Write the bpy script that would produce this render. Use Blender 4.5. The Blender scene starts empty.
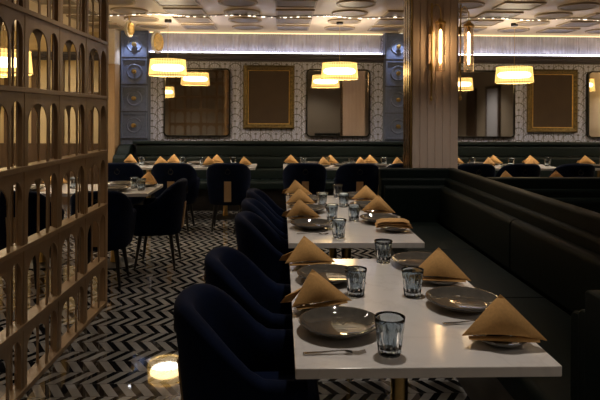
import bpy, bmesh, math, random
from mathutils import Vector, Matrix
random.seed(7)
PI = math.pi
S = bpy.context.scene
COL = S.collection

# ------------------------------------------------------------------ camera, world, big light, exposure
H = 1.5
cd = bpy.data.cameras.new('camera')
cam = bpy.data.objects.new('camera', cd)
COL.objects.link(cam)
cam.location = (0, 0, H)
cam.rotation_mode = 'QUATERNION'
cam.rotation_quaternion = (Matrix.Rotation(-math.atan(20/578), 3, 'Z') @ Matrix.Rotation(PI/2, 3, 'X') @ Matrix.Rotation(math.radians(0.3), 3, 'Z')).to_quaternion()
cd.sensor_width = 36
cd.lens = 36*578/600
cd.shift_y = -(200-114)/600
cd.shift_x = -1.3/600
cd.clip_start = 0.05
S.camera = cam

w = bpy.data.worlds.new('world')
S.world = w
w.use_nodes = True
w.node_tree.nodes['Background'].inputs[0].default_value = (0.9, 0.75, 0.6, 1)
w.node_tree.nodes['Background'].inputs[1].default_value = 0.02

S.view_settings.view_transform = 'Standard'
S.view_settings.look = 'None'
S.view_settings.gamma = 1
S.view_settings.exposure = 0.42

def light(name, kind, loc, energy, color, size=0.05, rot=(0, 0, 0), spot=None, blend=0.5, size_y=None):
    l = bpy.data.lights.new(name, kind)
    l.energy = energy
    l.color = color
    if kind == 'AREA':
        l.size = size
        if size_y:
            l.shape = 'RECTANGLE'
            l.size_y = size_y
    else:
        l.shadow_soft_size = size
    if spot:
        l.spot_size = math.radians(spot)
        l.spot_blend = blend
    o = bpy.data.objects.new(name, l)
    o.location = loc
    o.rotation_euler = rot
    COL.objects.link(o)
    return o

SOFT = (1.0, 0.90, 0.79)
# downlights added to brighten tables, walls and mirror views (fixtures built further down)
ADDED_DOWN = [(0.44, 2.35, 46, 75), (0.44, 4.3, 42, 78), (-0.95, 3.6, 14, 100), (2.9, 3.2, 1.5, 90), (-2.6, 4.6, 16, 110), (0.44, 0.2, 6, 90), (1.62, 4.9, 45, 95), (-0.3, 6.7, 8, 100),
        (3.6, 0.6, 110, 130), (-3.4, -0.4, 90, 130), (5.0, 2.6, 80, 130), (-1.2, 7.4, 20, 120), (1.0, 7.4, 20, 120), (3.5, 7.4, 20, 120),
        (-3.5, 8.7, 40, 130), (-2.4, 2.3, 22, 110), (1.2, -1.4, 40, 130)]
for (x, y, e, ang) in ADDED_DOWN:
    light('added_downlight_beam', 'SPOT', (x, y, 2.80), e, SOFT, 0.03, spot=ang, blend=0.8)
# small accent spots over the blue pilasters
for x in (-2.37, 1.91):
    light('accent_beam', 'SPOT', (x, 9.22, 2.79), 14, (0.75, 0.82, 1.0), 0.02, rot=(math.radians(12), 0, 0), spot=85, blend=0.6)

# ------------------------------------------------------------------ materials
def nm(name):
    m = bpy.data.materials.new(name)
    m.use_nodes = True
    nt = m.node_tree
    return m, nt, nt.nodes['Principled BSDF']

def pbr(name, col, rough=0.5, metal=0, noise=0.0, nscale=20, bump=0.0, bscale=60, sheen=0, coat=0, spec=None):
    m, nt, b = nm(name)
    b.inputs['Base Color'].default_value = (*col, 1)
    b.inputs['Roughness'].default_value = rough
    b.inputs['Metallic'].default_value = metal
    if sheen:
        b.inputs['Sheen Weight'].default_value = sheen
        b.inputs['Sheen Roughness'].default_value = 0.4
        b.inputs['Sheen Tint'].default_value = (*[min(1, c*8+.05) for c in col], 1)
    if coat:
        b.inputs['Coat Weight'].default_value = coat
        b.inputs['Coat Roughness'].default_value = 0.05
    if spec is not None:
        b.inputs['Specular IOR Level'].default_value = spec
    tc = nt.nodes.new('ShaderNodeTexCoord')
    if noise:
        n = nt.nodes.new('ShaderNodeTexNoise')
        n.inputs['Scale'].default_value = nscale
        n.inputs['Detail'].default_value = 4
        nt.links.new(tc.outputs['Object'], n.inputs['Vector'])
        r = nt.nodes.new('ShaderNodeValToRGB')
        r.color_ramp.elements[0].position = 0.3
        r.color_ramp.elements[1].position = 0.7
        r.color_ramp.elements[0].color = (*[c*(1-noise) for c in col], 1)
        r.color_ramp.elements[1].color = (*[min(1, c*(1+noise)) for c in col], 1)
        nt.links.new(n.outputs[0], r.inputs[0])
        nt.links.new(r.outputs[0], b.inputs['Base Color'])
    if bump:
        n2 = nt.nodes.new('ShaderNodeTexNoise')
        n2.inputs['Scale'].default_value = bscale
        nt.links.new(tc.outputs['Object'], n2.inputs['Vector'])
        bp = nt.nodes.new('ShaderNodeBump')
        bp.inputs['Strength'].default_value = bump
        bp.inputs['Distance'].default_value = 0.01
        nt.links.new(n2.outputs[0], bp.inputs['Height'])
        nt.links.new(bp.outputs[0], b.inputs['Normal'])
    return m

def emis(name, col, strength, transp=0.0):
    m = bpy.data.materials.new(name)
    m.use_nodes = True
    nt = m.node_tree
    for n in list(nt.nodes):
        if n.type == 'BSDF_PRINCIPLED':
            nt.nodes.remove(n)
    out = [n for n in nt.nodes if n.type == 'OUTPUT_MATERIAL'][0]
    e = nt.nodes.new('ShaderNodeEmission')
    e.inputs[0].default_value = (*col, 1)
    e.inputs[1].default_value = strength
    if transp:
        t = nt.nodes.new('ShaderNodeBsdfTransparent')
        t.inputs[0].default_value = (1, 0.8, 0.45, 1)
        mx = nt.nodes.new('ShaderNodeMixShader')
        mx.inputs[0].default_value = transp
        nt.links.new(e.outputs[0], mx.inputs[1])
        nt.links.new(t.outputs[0], mx.inputs[2])
        nt.links.new(mx.outputs[0], out.inputs[0])
    else:
        nt.links.new(e.outputs[0], out.inputs[0])
    return m

class NB:
    """tiny helper to write node maths"""
    def __init__(s, nt):
        s.nt = nt
    def m(s, op, a, b=None, c=None):
        n = s.nt.nodes.new('ShaderNodeMath')
        n.operation = op
        for i, v in enumerate((a, b, c)):
            if v is None:
                continue
            if isinstance(v, (int, float)):
                n.inputs[i].default_value = v
            else:
                s.nt.links.new(v, n.inputs[i])
        return n.outputs[0]
    def pos(s):
        g = s.nt.nodes.new('ShaderNodeNewGeometry')
        x = s.nt.nodes.new('ShaderNodeSeparateXYZ')
        s.nt.links.new(g.outputs['Position'], x.inputs[0])
        return x.outputs
    def mix(s, fac, c1, c2):
        n = s.nt.nodes.new('ShaderNodeMix')
        n.data_type = 'RGBA'
        for k, v in ((0, fac), (6, c1), (7, c2)):
            if isinstance(v, tuple):
                n.inputs[k].default_value = (*v, 1)
            elif isinstance(v, (int, float)):
                n.inputs[k].default_value = v
            else:
                s.nt.links.new(v, n.inputs[k])
        return n.outputs[2]

def mat_floor():
    m, nt, b = nm('chevron_tile')
    q = NB(nt)
    X, Y, Z = q.pos()
    row = q.m('DIVIDE', Y, 0.294)
    tri = q.m('MULTIPLY', q.m('ABSOLUTE', q.m('SUBTRACT', q.m('FRACT', row), 0.5)), 2*0.094)   # zigzag offset in metres
    tri = q.m('ADD', tri, q.m('MULTIPLY', q.m('LESS_THAN', q.m('FRACT', row), 0.5), 0.02))
    st = q.m('FRACT', q.m('DIVIDE', q.m('ADD', X, tri), 0.0945))
    blk = q.m('LESS_THAN', st, 0.44)
    n = nt.nodes.new('ShaderNodeTexNoise')
    n.inputs['Scale'].default_value = 9
    n.inputs['Detail'].default_value = 5
    g = nt.nodes.new('ShaderNodeNewGeometry')
    nt.links.new(g.outputs['Position'], n.inputs['Vector'])
    white = q.mix(n.outputs[0], (0.19, 0.18, 0.17), (0.34, 0.325, 0.305))
    # grout at the rows
    half = q.m('FRACT', q.m('DIVIDE', Y, 0.147))
    gr = q.m('LESS_THAN', half, 0.03)
    c = q.mix(blk, white, (0.008, 0.008, 0.009))
    c = q.mix(gr, c, (0.07, 0.065, 0.06))
    nt.links.new(c, b.inputs['Base Color'])
    b.inputs['Roughness'].default_value = 0.03
    b.inputs['Specular IOR Level'].default_value = 0.6
    return m

def mat_wallpaper():
    m, nt, b = nm('fan_wallpaper')
    q = NB(nt)
    X, Y, Z = q.pos()
    p, hgt = 0.17, 0.21
    u = q.m('DIVIDE', X, p)
    coln = q.m('FLOOR', u)
    par = q.m('MULTIPLY', q.m('MODULO', q.m('ABSOLUTE', coln), 2), 0.5)
    fx = q.m('SUBTRACT', q.m('FRACT', u), 0.5)
    v = q.m('ADD', q.m('DIVIDE', Z, hgt), par)
    fz = q.m('FRACT', v)
    ang = q.m('ARCTAN2', fx, q.m('ADD', fz, 0.02))
    ray = q.m('ABSOLUTE', q.m('SINE', q.m('MULTIPLY', ang, 7.0)))
    ray = q.m('SMOOTH_MIN', q.m('MULTIPLY', ray, 1.6), 1.0, 0.1)
    r = q.m('SQRT', q.m('ADD', q.m('MULTIPLY', fx, fx), q.m('MULTIPLY', fz, fz)))
    ring = q.m('LESS_THAN', q.m('ABSOLUTE', q.m('SUBTRACT', r, 0.62)), 0.035)
    dot = q.m('LESS_THAN', r, 0.13)
    line = q.m('LESS_THAN', q.m('SUBTRACT', 0.5, q.m('ABSOLUTE', fx)), 0.03)
    dark = q.m('MAXIMUM', q.m('MAXIMUM', ring, dot), line)
    c = q.mix(ray, (0.26, 0.275, 0.36), (0.58, 0.62, 0.82))
    c = q.mix(q.m('MULTIPLY', dark, 0.8), c, (0.05, 0.045, 0.05))
    nt.links.new(c, b.inputs['Base Color'])
    b.inputs['Roughness'].default_value = 0.55
    return m

def mat_ceiling():
    m, nt, b = nm('lacquer_ceiling')
    b.inputs['Base Color'].default_value = (0.58, 0.46, 0.31, 1)
    b.inputs['Roughness'].default_value = 0.28
    g = nt.nodes.new('ShaderNodeNewGeometry')
    n = nt.nodes.new('ShaderNodeTexNoise')
    n.inputs['Scale'].default_value = 3.5
    n.inputs['Detail'].default_value = 3
    nt.links.new(g.outputs['Position'], n.inputs['Vector'])
    bp = nt.nodes.new('ShaderNodeBump')
    bp.inputs['Strength'].default_value = 0.25
    bp.inputs['Distance'].default_value = 0.03
    nt.links.new(n.outputs[0], bp.inputs['Height'])
    nt.links.new(bp.outputs[0], b.inputs['Normal'])
    return m

def mat_quartz():
    m, nt, b = nm('white_quartz')
    q = NB(nt)
    tc = nt.nodes.new('ShaderNodeTexCoord')
    n = nt.nodes.new('ShaderNodeTexNoise')
    n.inputs['Scale'].default_value = 2.2
    n.inputs['Detail'].default_value = 8
    n.inputs['Distortion'].default_value = 1.5
    nt.links.new(tc.outputs['Object'], n.inputs['Vector'])
    vein = q.m('SUBTRACT', 1.0, q.m('MULTIPLY', q.m('ABSOLUTE', q.m('SUBTRACT', n.outputs[0], 0.5)), 30))
    vein = q.m('MAXIMUM', vein, 0)
    c = q.mix(q.m('MULTIPLY', vein, 0.18), (0.74, 0.71, 0.69), (0.45, 0.42, 0.40))
    nt.links.new(c, b.inputs['Base Color'])
    b.inputs['Roughness'].default_value = 0.12
    return m

def mat_wood(name, c1, c2, rough=0.45, scale=6):
    m, nt, b = nm(name)
    tc = nt.nodes.new('ShaderNodeTexCoord')
    mp = nt.nodes.new('ShaderNodeMapping')
    mp.inputs['Scale'].default_value = (scale*4, scale*4, scale*0.5)
    nt.links.new(tc.outputs['Object'], mp.inputs[0])
    n = nt.nodes.new('ShaderNodeTexNoise')
    n.inputs['Scale'].default_value = 2
    n.inputs['Detail'].default_value = 5
    nt.links.new(mp.outputs[0], n.inputs['Vector'])
    q = NB(nt)
    c = q.mix(n.outputs[0], c1, c2)
    nt.links.new(c, b.inputs['Base Color'])
    b.inputs['Roughness'].default_value = rough
    return m

def mat_glass(name, col, rough=0.03):
    m, nt, b = nm(name)
    b.inputs['Base Color'].default_value = (*col, 1)
    b.inputs['Roughness'].default_value = rough
    b.inputs['Transmission Weight'].default_value = 1
    b.inputs['IOR'].default_value = 1.45
    return m

def mat_clear(name, tint, gloss):
    m = bpy.data.materials.new(name)
    m.use_nodes = True
    nt = m.node_tree
    out = [n for n in nt.nodes if n.type == 'OUTPUT_MATERIAL'][0]
    nt.nodes.remove(nt.nodes['Principled BSDF'])
    t = nt.nodes.new('ShaderNodeBsdfTransparent')
    t.inputs[0].default_value = (*tint, 1)
    g = nt.nodes.new('ShaderNodeBsdfGlossy')
    g.inputs['Roughness'].default_value = 0.08
    g.inputs['Color'].default_value = (1, 0.95, 0.9, 1)
    mx = nt.nodes.new('ShaderNodeMixShader')
    lw = nt.nodes.new('ShaderNodeLayerWeight')
    lw.inputs[0].default_value = gloss
    nt.links.new(lw.outputs['Facing'], mx.inputs[0])
    nt.links.new(t.outputs[0], mx.inputs[1])
    nt.links.new(g.outputs[0], mx.inputs[2])
    nt.links.new(mx.outputs[0], out.inputs[0])
    return m

def shade_pleats(m):
    nt = m.node_tree
    q = NB(nt)
    tc = nt.nodes.new('ShaderNodeTexCoord')
    x = nt.nodes.new('ShaderNodeSeparateXYZ')
    nt.links.new(tc.outputs['Object'], x.inputs[0])
    a = q.m('ARCTAN2', x.outputs[0], x.outputs[1])
    v = q.m('MULTIPLY_ADD', q.m('SINE', q.m('MULTIPLY', a, 44)), 0.28, 1.0)
    e = [n for n in nt.nodes if n.type == 'EMISSION'][0]
    nt.links.new(q.m('MULTIPLY', v, e.inputs[1].default_value), e.inputs[1])
    return m

M = dict(
    floor=mat_floor(), wallpaper=mat_wallpaper(), ceiling=mat_ceiling(), quartz=mat_quartz(),
    medallion=pbr('bronze_lacquer', (0.15, 0.11, 0.065), 0.4, noise=0.15, nscale=4),
    medallion_rim=pbr('bronze_edge', (0.34, 0.26, 0.17), 0.4),
    screen=mat_wood('bronzed_wood', (0.25, 0.155, 0.075), (0.35, 0.225, 0.115), 0.42),
    cream=pbr('cream_plaster', (0.60, 0.47, 0.25), 0.6, noise=0.08, nscale=3),
    beige=pbr('beige_panel', (0.42, 0.35, 0.26), 0.5, noise=0.05),
    tanwood=mat_wood('tan_wood', (0.36, 0.23, 0.12), (0.50, 0.34, 0.19), 0.4),
    paleplaster=pbr('pale_plaster', (0.62, 0.55, 0.48), 0.6, noise=0.05),
    darkwood=mat_wood('dark_wood', (0.06, 0.035, 0.02), (0.11, 0.065, 0.035), 0.4),
    cornice=pbr('slate_cornice', (0.055, 0.05, 0.065), 0.4, noise=0.1),
    flute=pbr('lavender_flutes', (0.42, 0.42, 0.49), 0.5, noise=0.15, nscale=6),
    blue=pbr('slate_blue_paint', (0.11, 0.14, 0.235), 0.45, noise=0.12, nscale=30, bump=0.1),
    brass=pbr('brass', (0.62, 0.44, 0.18), 0.28, 1, noise=0.1),
    olddgold=pbr('antique_gold', (0.17, 0.125, 0.05), 0.4, 0.6, noise=0.45, nscale=40, bump=0.5, bscale=90),
    gold=pbr('bright_gold', (0.80, 0.55, 0.18), 0.35, 0.35, noise=0.2, nscale=30),
    brownfield=pbr('brown_felt', (0.060, 0.040, 0.026), 0.75, noise=0.1, nscale=5),
    mirror=pbr('mirror_silver', (0.72, 0.70, 0.68), 0.03, 1),
    blackmetal=pbr('black_metal', (0.02, 0.018, 0.016), 0.35, 0.6),
    blackwood=pbr('black_lacquered_wood', (0.008, 0.007, 0.007), 0.35),
    bluevelvet=pbr('navy_velvet', (0.0010, 0.0045, 0.020), 0.85, noise=0.25, nscale=14, sheen=0.10, spec=0.12),
    greenvelvet=pbr('bottle_green_velvet', (0.0008, 0.0038, 0.0032), 0.6, noise=0.2, nscale=10, spec=0.12),
    greenleather=pbr('dark_green_leather', (0.0016, 0.0070, 0.0060), 0.6, spec=0.25, noise=0.2, nscale=10),
    pillar=mat_wood('rose_beige_wood', (0.56, 0.44, 0.37), (0.68, 0.55, 0.46), 0.45),
    brasstrim=pbr('aged_brass_trim', (0.30, 0.22, 0.13), 0.25, 1, noise=0.4, nscale=12, bump=0.4, bscale=25),
    plate=pbr('smoky_glaze', (0.085, 0.078, 0.068), 0.05, noise=0.15, nscale=30, coat=0.5),
    napkin=pbr('mustard_linen', (0.58, 0.325, 0.11), 0.85, noise=0.08, nscale=120, bump=0.3, bscale=500, sheen=0.1),
    glass=mat_glass('smoky_blue_glass', (0.55, 0.63, 0.70)),
    thinglass=mat_clear('clear_tube_glass', (0.97, 0.93, 0.88), 0.5),
    steel=pbr('steel', (0.6, 0.57, 0.53), 0.2, 1),
    shade=shade_pleats(emis('amber_pleated_glass', (1.0, 0.62, 0.20), 1.5, 0.42)),
    bulb=emis('warm_bulb', (1.0, 0.86, 0.67), 24.0),
    filament=emis('filament', (1.0, 0.70, 0.36), 22),
    led=emis('cool_led', (0.86, 0.84, 1.0), 7),
    ledwarm=emis('warm_led', (1.0, 0.68, 0.33), 1.6),
    lens=emis('added_downlight_lens', (1.0, 0.82, 0.6), 12),
    whitelac=pbr('ivory_lacquer', (0.62, 0.57, 0.46), 0.3),
    white=pbr('white_panel', (0.55, 0.55, 0.58), 0.5),
)

# ------------------------------------------------------------------ mesh helpers
def bx(bm, x0, x1, y0, y1, z0, z1):
    r = bmesh.ops.create_cube(bm, size=1)
    vs = r['verts']
    bmesh.ops.scale(bm, vec=(abs(x1-x0), abs(y1-y0), abs(z1-z0)), verts=vs)
    bmesh.ops.translate(bm, vec=((x0+x1)/2, (y0+y1)/2, (z0+z1)/2), verts=vs)
    return vs

def lathe(bm, prof, n=32, c=(0, 0, 0), flute=0.0, nf=0, mat=None):
    rings = []
    for (r, z) in prof:
        if r < 1e-5:
            rings.append([bm.verts.new((0, 0, z))])
        else:
            ring = []
            for k in range(n):
                a = 2*PI*k/n
                rr = r*(1+flute*math.cos(nf*a))
                ring.append(bm.verts.new((rr*math.cos(a), rr*math.sin(a), z)))
            rings.append(ring)
    vs = [v for ring in rings for v in ring]
    for a, b in zip(rings, rings[1:]):
        for k in range(n):
            k2 = (k+1) % n
            if len(a) == 1 and len(b) == 1:
                continue
            if len(a) == 1:
                bm.faces.new((a[0], b[k], b[k2]))
            elif len(b) == 1:
                bm.faces.new((a[k], b[0], a[k2]))
            else:
                bm.faces.new((a[k], b[k], b[k2], a[k2]))
    if mat is not None:
        bmesh.ops.transform(bm, matrix=mat, verts=vs)
    bmesh.ops.translate(bm, vec=c, verts=vs)
    return vs

def tube(bm, pts, r, n=10, r2=None):
    pts = [Vector(p) for p in pts]
    rings = []
    up = None
    for i, p in enumerate(pts):
        d = (pts[min(i+1, len(pts)-1)]-pts[max(i-1, 0)]).normalized()
        if up is None:
            up = d.orthogonal().normalized()
        s = d.cross(up)
        if s.length < 1e-4:
            s = d.orthogonal()
        s.normalize()
        up = s.cross(d).normalized()
        rr = r if r2 is None else r+(r2-r)*i/(len(pts)-1)
        rings.append([bm.verts.new(p+rr*(math.cos(2*PI*k/n)*s+math.sin(2*PI*k/n)*up)) for k in range(n)])
    for a, b in zip(rings, rings[1:]):
        for k in range(n):
            k2 = (k+1) % n
            bm.faces.new((a[k], a[k2], b[k2], b[k]))
    bm.faces.new(rings[0][::-1])
    bm.faces.new(rings[-1])

def sweep_profile(bm, prof, axis, a0, a1):
    """extrude a closed 2-D profile [(u,z)] along x or y from a0 to a1; u is the other horizontal axis"""
    def P(u, z, a):
        return (a, u, z) if axis == 'x' else (u, a, z)
    A = [bm.verts.new(P(u, z, a0)) for u, z in prof]
    B = [bm.verts.new(P(u, z, a1)) for u, z in prof]
    n = len(prof)
    for k in range(n):
        bm.faces.new((A[k], A[(k+1) % n], B[(k+1) % n], B[k]))
    bm.faces.new(A[::-1])
    bm.faces.new(B)

def rrect(x0, x1, y0, y1, r, n=5):
    out = []
    for (cx, cy, a0) in ((x1-r, y1-r, 0), (x0+r, y1-r, 90), (x0+r, y0+r, 180), (x1-r, y0+r, 270)):
        for k in range(n+1):
            a = math.radians(a0+90*k/n)
            out.append((cx+r*math.cos(a), cy+r*math.sin(a)))
    return out

def slab(bm, outline, z0, z1):
    A = [bm.verts.new((x, y, z0)) for x, y in outline]
    B = [bm.verts.new((x, y, z1)) for x, y in outline]
    n = len(outline)
    for k in range(n):
        bm.faces.new((A[k], A[(k+1) % n], B[(k+1) % n], B[k]))
    bm.faces.new(A[::-1])
    bm.faces.new(B)

def obj(name, bm, m, parent=None, smooth=False, bevel=0, seg=2, loc=None):
    bmesh.ops.recalc_face_normals(bm, faces=bm.faces[:])
    me = bpy.data.meshes.new(name)
    bm.to_mesh(me)
    bm.free()
    me.materials.append(m)
    if smooth:
        for p in me.polygons:
            p.use_smooth = True
        if smooth != 'all':
            me.set_sharp_from_angle(angle=math.radians(40))
    o = bpy.data.objects.new(name, me)
    COL.objects.link(o)
    if parent:
        o.parent = parent
    if loc:
        o.location = loc
    if bevel:
        md = o.modifiers.new('bevel', 'BEVEL')
        md.width = bevel
        md.segments = seg
        md.limit_method = 'ANGLE'
        md.angle_limit = math.radians(40)
    return o

def B():
    return bmesh.new()

def box_obj(name, dims, m, parent=None, bevel=0, seg=2):
    b = B()
    bx(b, *dims)
    return obj(name, b, m, parent, bevel=bevel, seg=seg)

def tag(o, label=None, cat=None, group=None, kind=None):
    if label: o['label'] = label
    if cat: o['category'] = cat
    if group: o['group'] = group
    if kind: o['kind'] = kind
    return o

def thing(name, label, cat, loc=(0, 0, 0), rz=0, group=None):
    o = bpy.data.objects.new(name, None)
    COL.objects.link(o)
    o.location = loc
    o.rotation_euler = (0, 0, rz)
    o.empty_display_size = 0.1
    return tag(o, label, cat, group)

def struct(name, dims, m, bevel=0):
    return tag(box_obj(name, dims, m, bevel=bevel), kind='structure')

def dup(root, loc, rz, label, group=None):
    def cp(o, parent):
        c = o.copy()
        COL.objects.link(c)
        if parent:
            c.parent = parent
        for ch in o.children:
            cp(ch, c)
        return c
    r = cp(root, None)
    r.location = loc
    r.rotation_euler = (0, 0, rz)
    r['label'] = label
    if group: r['group'] = group
    return r

# ------------------------------------------------------------------ setting
CZ = 2.83
struct('floor', (-5, 6.2, -2.6, 9.7, -0.1, 0), M['floor'])
struct('ceiling', (-5, 6.2, -2.6, 9.7, CZ, CZ+0.1), M['ceiling'])
struct('wall_back', (-2.66, 6.2, 9.6, 9.7, 0, CZ), M['wallpaper'])
struct('wall_far_left', (-5, -2.66, 9.6, 9.7, 0, CZ), M['cream'])
struct('wall_left', (-5.1, -5, -2.6, 9.7, 0, CZ), M['cream'])
struct('wall_right', (6.2, 6.3, -2.6, 9.7, 0, CZ), M['beige'])
struct('wall_front', (-5, 6.2, -2.7, -2.6, 0, CZ), M['beige'])
# wainscot of the left alcove
struct('trim_1', (-5, -2.75, 9.55, 9.6, 0, 1.0), M['darkwood'])
b = B()
for k in range(6):
    bx(b, -4.95+0.44*k, -4.87+0.44*k, 9.56, 9.6, 1.0, 2.36)
bx(b, -5, -2.75, 9.55, 9.6, 1.78, 1.84)
tag(obj('trim_9', b, M['darkwood'], bevel=0.003), kind='structure')
# pilaster strip at the alcove's edge: timber below, plaster above
struct('trim_2', (-2.735, -2.60, 9.12, 9.6, 0, 2.27), M['tanwood'], 0.008)
struct('trim_3', (-2.745, -2.60, 9.10, 9.6, 2.27, CZ), M['paleplaster'], 0.008)
# cornices with the lit recess above
def cornice(name, x0, x1):
    b = B()
    prof = [(9.6, 2.36), (9.53, 2.36), (9.52, 2.385), (9.49, 2.40), (9.47, 2.44), (9.45, 2.45), (9.45, 2.485), (9.6, 2.485)]
    sweep_profile(b, prof, 'x', x0, x1)
    return tag(obj(name, b, M['cornice']), kind='structure')
cornice('trim_4', -2.15, 1.69)
cornice('trim_5', 2.13, 6.2)
cornice('trim_6', -5, -2.75)
# fluted frieze in the recess: real ribs
def frieze(name, x0, x1):
    b = B()
    n = int((x1-x0)/0.009)
    ph = 0
    A = []
    Bv = []
    for k in range(n+1):
        x = x0+(x1-x0)*k/n
        ph += 2*PI*0.009/(0.052+0.02*math.sin(x*7.3)+0.012*math.sin(x*23))
        y = 9.575+0.010*math.sin(ph)+0.004*math.sin(ph*2.7)
        A.append(b.verts.new((x, y, 2.486)))
        Bv.append(b.verts.new((x, y, CZ-0.002)))
    for k in range(n):
        b.faces.new((A[k], A[k+1], Bv[k+1], Bv[k]))
    return tag(obj(name, b, M['flute'], smooth='all'), kind='structure')
frieze('trim_7', -2.15, 1.66)
frieze('trim_8', 2.13, 6.2)
# LED strips lying on the cornices and along the ceiling's edge
for (a, c, lab) in ((-2.14, 1.66, 'cool white light strip on the ledge between the two blue pilasters'), (2.14, 6.19, 'cool white light strip on the ledge right of the fluted pillar')):
    o = thing('light_strip', lab, 'light strip', ((a+c)/2, 9.50, 2.486))
    hw = (c-a)/2
    box_obj('light_tube', (-hw, hw, -0.012, 0.012, 0.006, 0.024), M['led'], o)
    box_obj('mounting_channel', (-hw, hw, -0.018, 0.018, 0, 0.006), M['steel'], o)
    o = thing('warm_light_strip', lab.replace('cool white light strip on the ledge', 'thin warm glowing strip at the ceiling edge'), 'light strip', ((a+c)/2, 9.46, CZ))
    box_obj('light_tube', (-hw, hw, -0.02, 0.02, -0.022, -0.008), M['ledwarm'], o)
    box_obj('mounting_channel', (-hw, hw, -0.025, 0.025, -0.008, 0), M['whitelac'], o)

# right wall panels and door seen in the mirrors
def door(name, y0, y1, m, facing):
    b = B()
    X = 6.2 if facing == 'r' else None
    if facing == 'r':
        bx(b, 6.13, 6.2, y0-0.08, y0, 0, 2.35)
        bx(b, 6.13, 6.2, y1, y1+0.08, 0, 2.35)
        bx(b, 6.13, 6.2, y0-0.08, y1+0.08, 2.27, 2.35)
        fr = tag(obj(name, b, M['darkwood']), kind='structure')
        box_obj('door_leaf', (6.15, 6.2, y0, y1, 0, 2.27), m, fr)
    return fr
door('door_1', 2.0, 2.9, M['white'], 'r')
door('door_2', 4.3, 5.0, M['darkwood'], 'r')
door('door_3', 0.2, 0.9, M['darkwood'], 'r')

# fixtures of the added ceiling lamps
for i, (x, y, e, ang) in enumerate(ADDED_DOWN):
    place = ['nearer end of the long table row', 'far end of the long table row', 'aisle beside the lattice screen', 'right hand booth', 'table behind the lattice screen', 'spot just before the nearest table', 'booth in front of the fluted pillar', 'aisle before the rear chairs', 'right rear floor', 'left rear floor', 'right side wall', 'chairs of the left rear table', 'chairs of the middle rear table', 'chairs of the right rear table', 'cream wall of the left alcove', 'crosswise lattice screen', 'rear wall behind the viewpoint'][i]
    o = thing('added_downlight', 'small added ceiling lamp above the '+place, 'added_downlight', (x, y, CZ), group=None)
    b = B()
    lathe(b, [(0.03, 0), (0.055, 0), (0.055, -0.006), (0.034, -0.008), (0.03, 0)], 24)
    obj('trim_ring', b, M['brass'], o, smooth=True)
    b = B()
    lathe(b, [(0, -0.002), (0.028, -0.002), (0.028, 0), (0, 0)], 20)
    obj('lens', b, M['lens'], o)

# ceiling medallions, alternately round and square
rows = [(6.9, 'fourth row out'), (7.55, 'third row out'), (8.2, 'second row out'), (8.87, 'row nearest wall')]
colsX = [(-2.69, 'r'), (-1.97, 'd'), (-1.25, 'r'), (-0.52, 'd'), (0.17, 'r'), (0.89, 'd'), (1.60, 'r'), (2.2, 'd'), (2.86, 'r'), (3.6, 'd'), (4.3, 'r'), (5.0, 'd')]
cname = {-2.69: 'leftmost square column', -1.97: 'leftmost disc column', -1.25: 'square column above the left mirror', -0.52: 'disc column left of the first framed panel', 0.17: 'square column right of the first framed panel',
         0.89: 'disc column above the middle mirror', 1.60: 'square column beside the pillar', 2.2: 'disc column right of the pillar', 2.86: 'square column left of the right lamp', 3.6: 'disc column right of the right lamp', 4.3: 'square column above the second framed panel', 5.0: 'rightmost disc column'}
def medallion(shape):
    b = B()
    b2 = B()
    if shape == 'd':
        lathe(b, [(0, -0.012), (0.20, -0.012), (0.21, 0), (0, 0)], 40)
        lathe(b2, [(0.205, 0), (0.215, -0.02), (0.235, -0.02), (0.24, 0)], 40)
    else:
        slab(b, rrect(-0.225, 0.225, -0.2, 0.2, 0.02), -0.012, 0)
        for s in ((-0.245, 0.245, 0.2, 0.222), (-0.245, 0.245, -0.222, -0.2), (-0.247, -0.225, -0.222, 0.222), (0.225, 0.247, -0.222, 0.222)):
            bx(b2, s[0], s[1], s[2], s[3], -0.02, 0)
    return b, b2
protoM = {}
for sh in 'dr':
    b, b2 = medallion(sh)
    protoM[sh] = (b, b2)
meds = {}
for (y, rn) in rows:
    for (x, sh) in colsX:
        if x > 1.2 and x < 2.0 and y < 7:
            continue
        word = 'round' if sh == 'd' else 'square'
        lab = '%s ceiling panel, %s, %s' % (word, cname[x], rn)
        if sh not in meds:
            o = thing('ceiling_medallion', lab, 'ceiling panel', (x, y, CZ), 0, 'bronze panels on the ceiling')
            obj('panel_face', protoM[sh][0], M['medallion'], o)
            obj('panel_rim', protoM[sh][1], M['medallion_rim'], o)
            meds[sh] = o
        else:
            dup(meds[sh], (x, y, CZ), 0, lab)

# added glowing dots on a wavy strip, imitating light glints on the ceiling
o = thing('ceiling_glints', 'added wavy strip of glowing dots imitating light glints across the ceiling', 'added ceiling glints', (1.7, 7.75, CZ))
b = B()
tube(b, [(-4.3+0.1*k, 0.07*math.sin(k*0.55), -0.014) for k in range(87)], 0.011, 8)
obj('glint_strip', b, M['steel'], o, smooth=True)
glint = None
bm_mat = emis('glint_glow', (1.0, 0.88, 0.72), 2.2)
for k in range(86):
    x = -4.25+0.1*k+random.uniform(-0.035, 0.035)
    if glint is None:
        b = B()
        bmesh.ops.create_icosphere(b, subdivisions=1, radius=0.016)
        glint = obj('glint', b, bm_mat, o)
        q = glint
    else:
        q = glint.copy()
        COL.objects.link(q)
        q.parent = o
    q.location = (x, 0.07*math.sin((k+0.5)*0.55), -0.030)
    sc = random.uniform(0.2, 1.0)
    q.scale = (sc*2.2, sc, sc*0.5)

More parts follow.
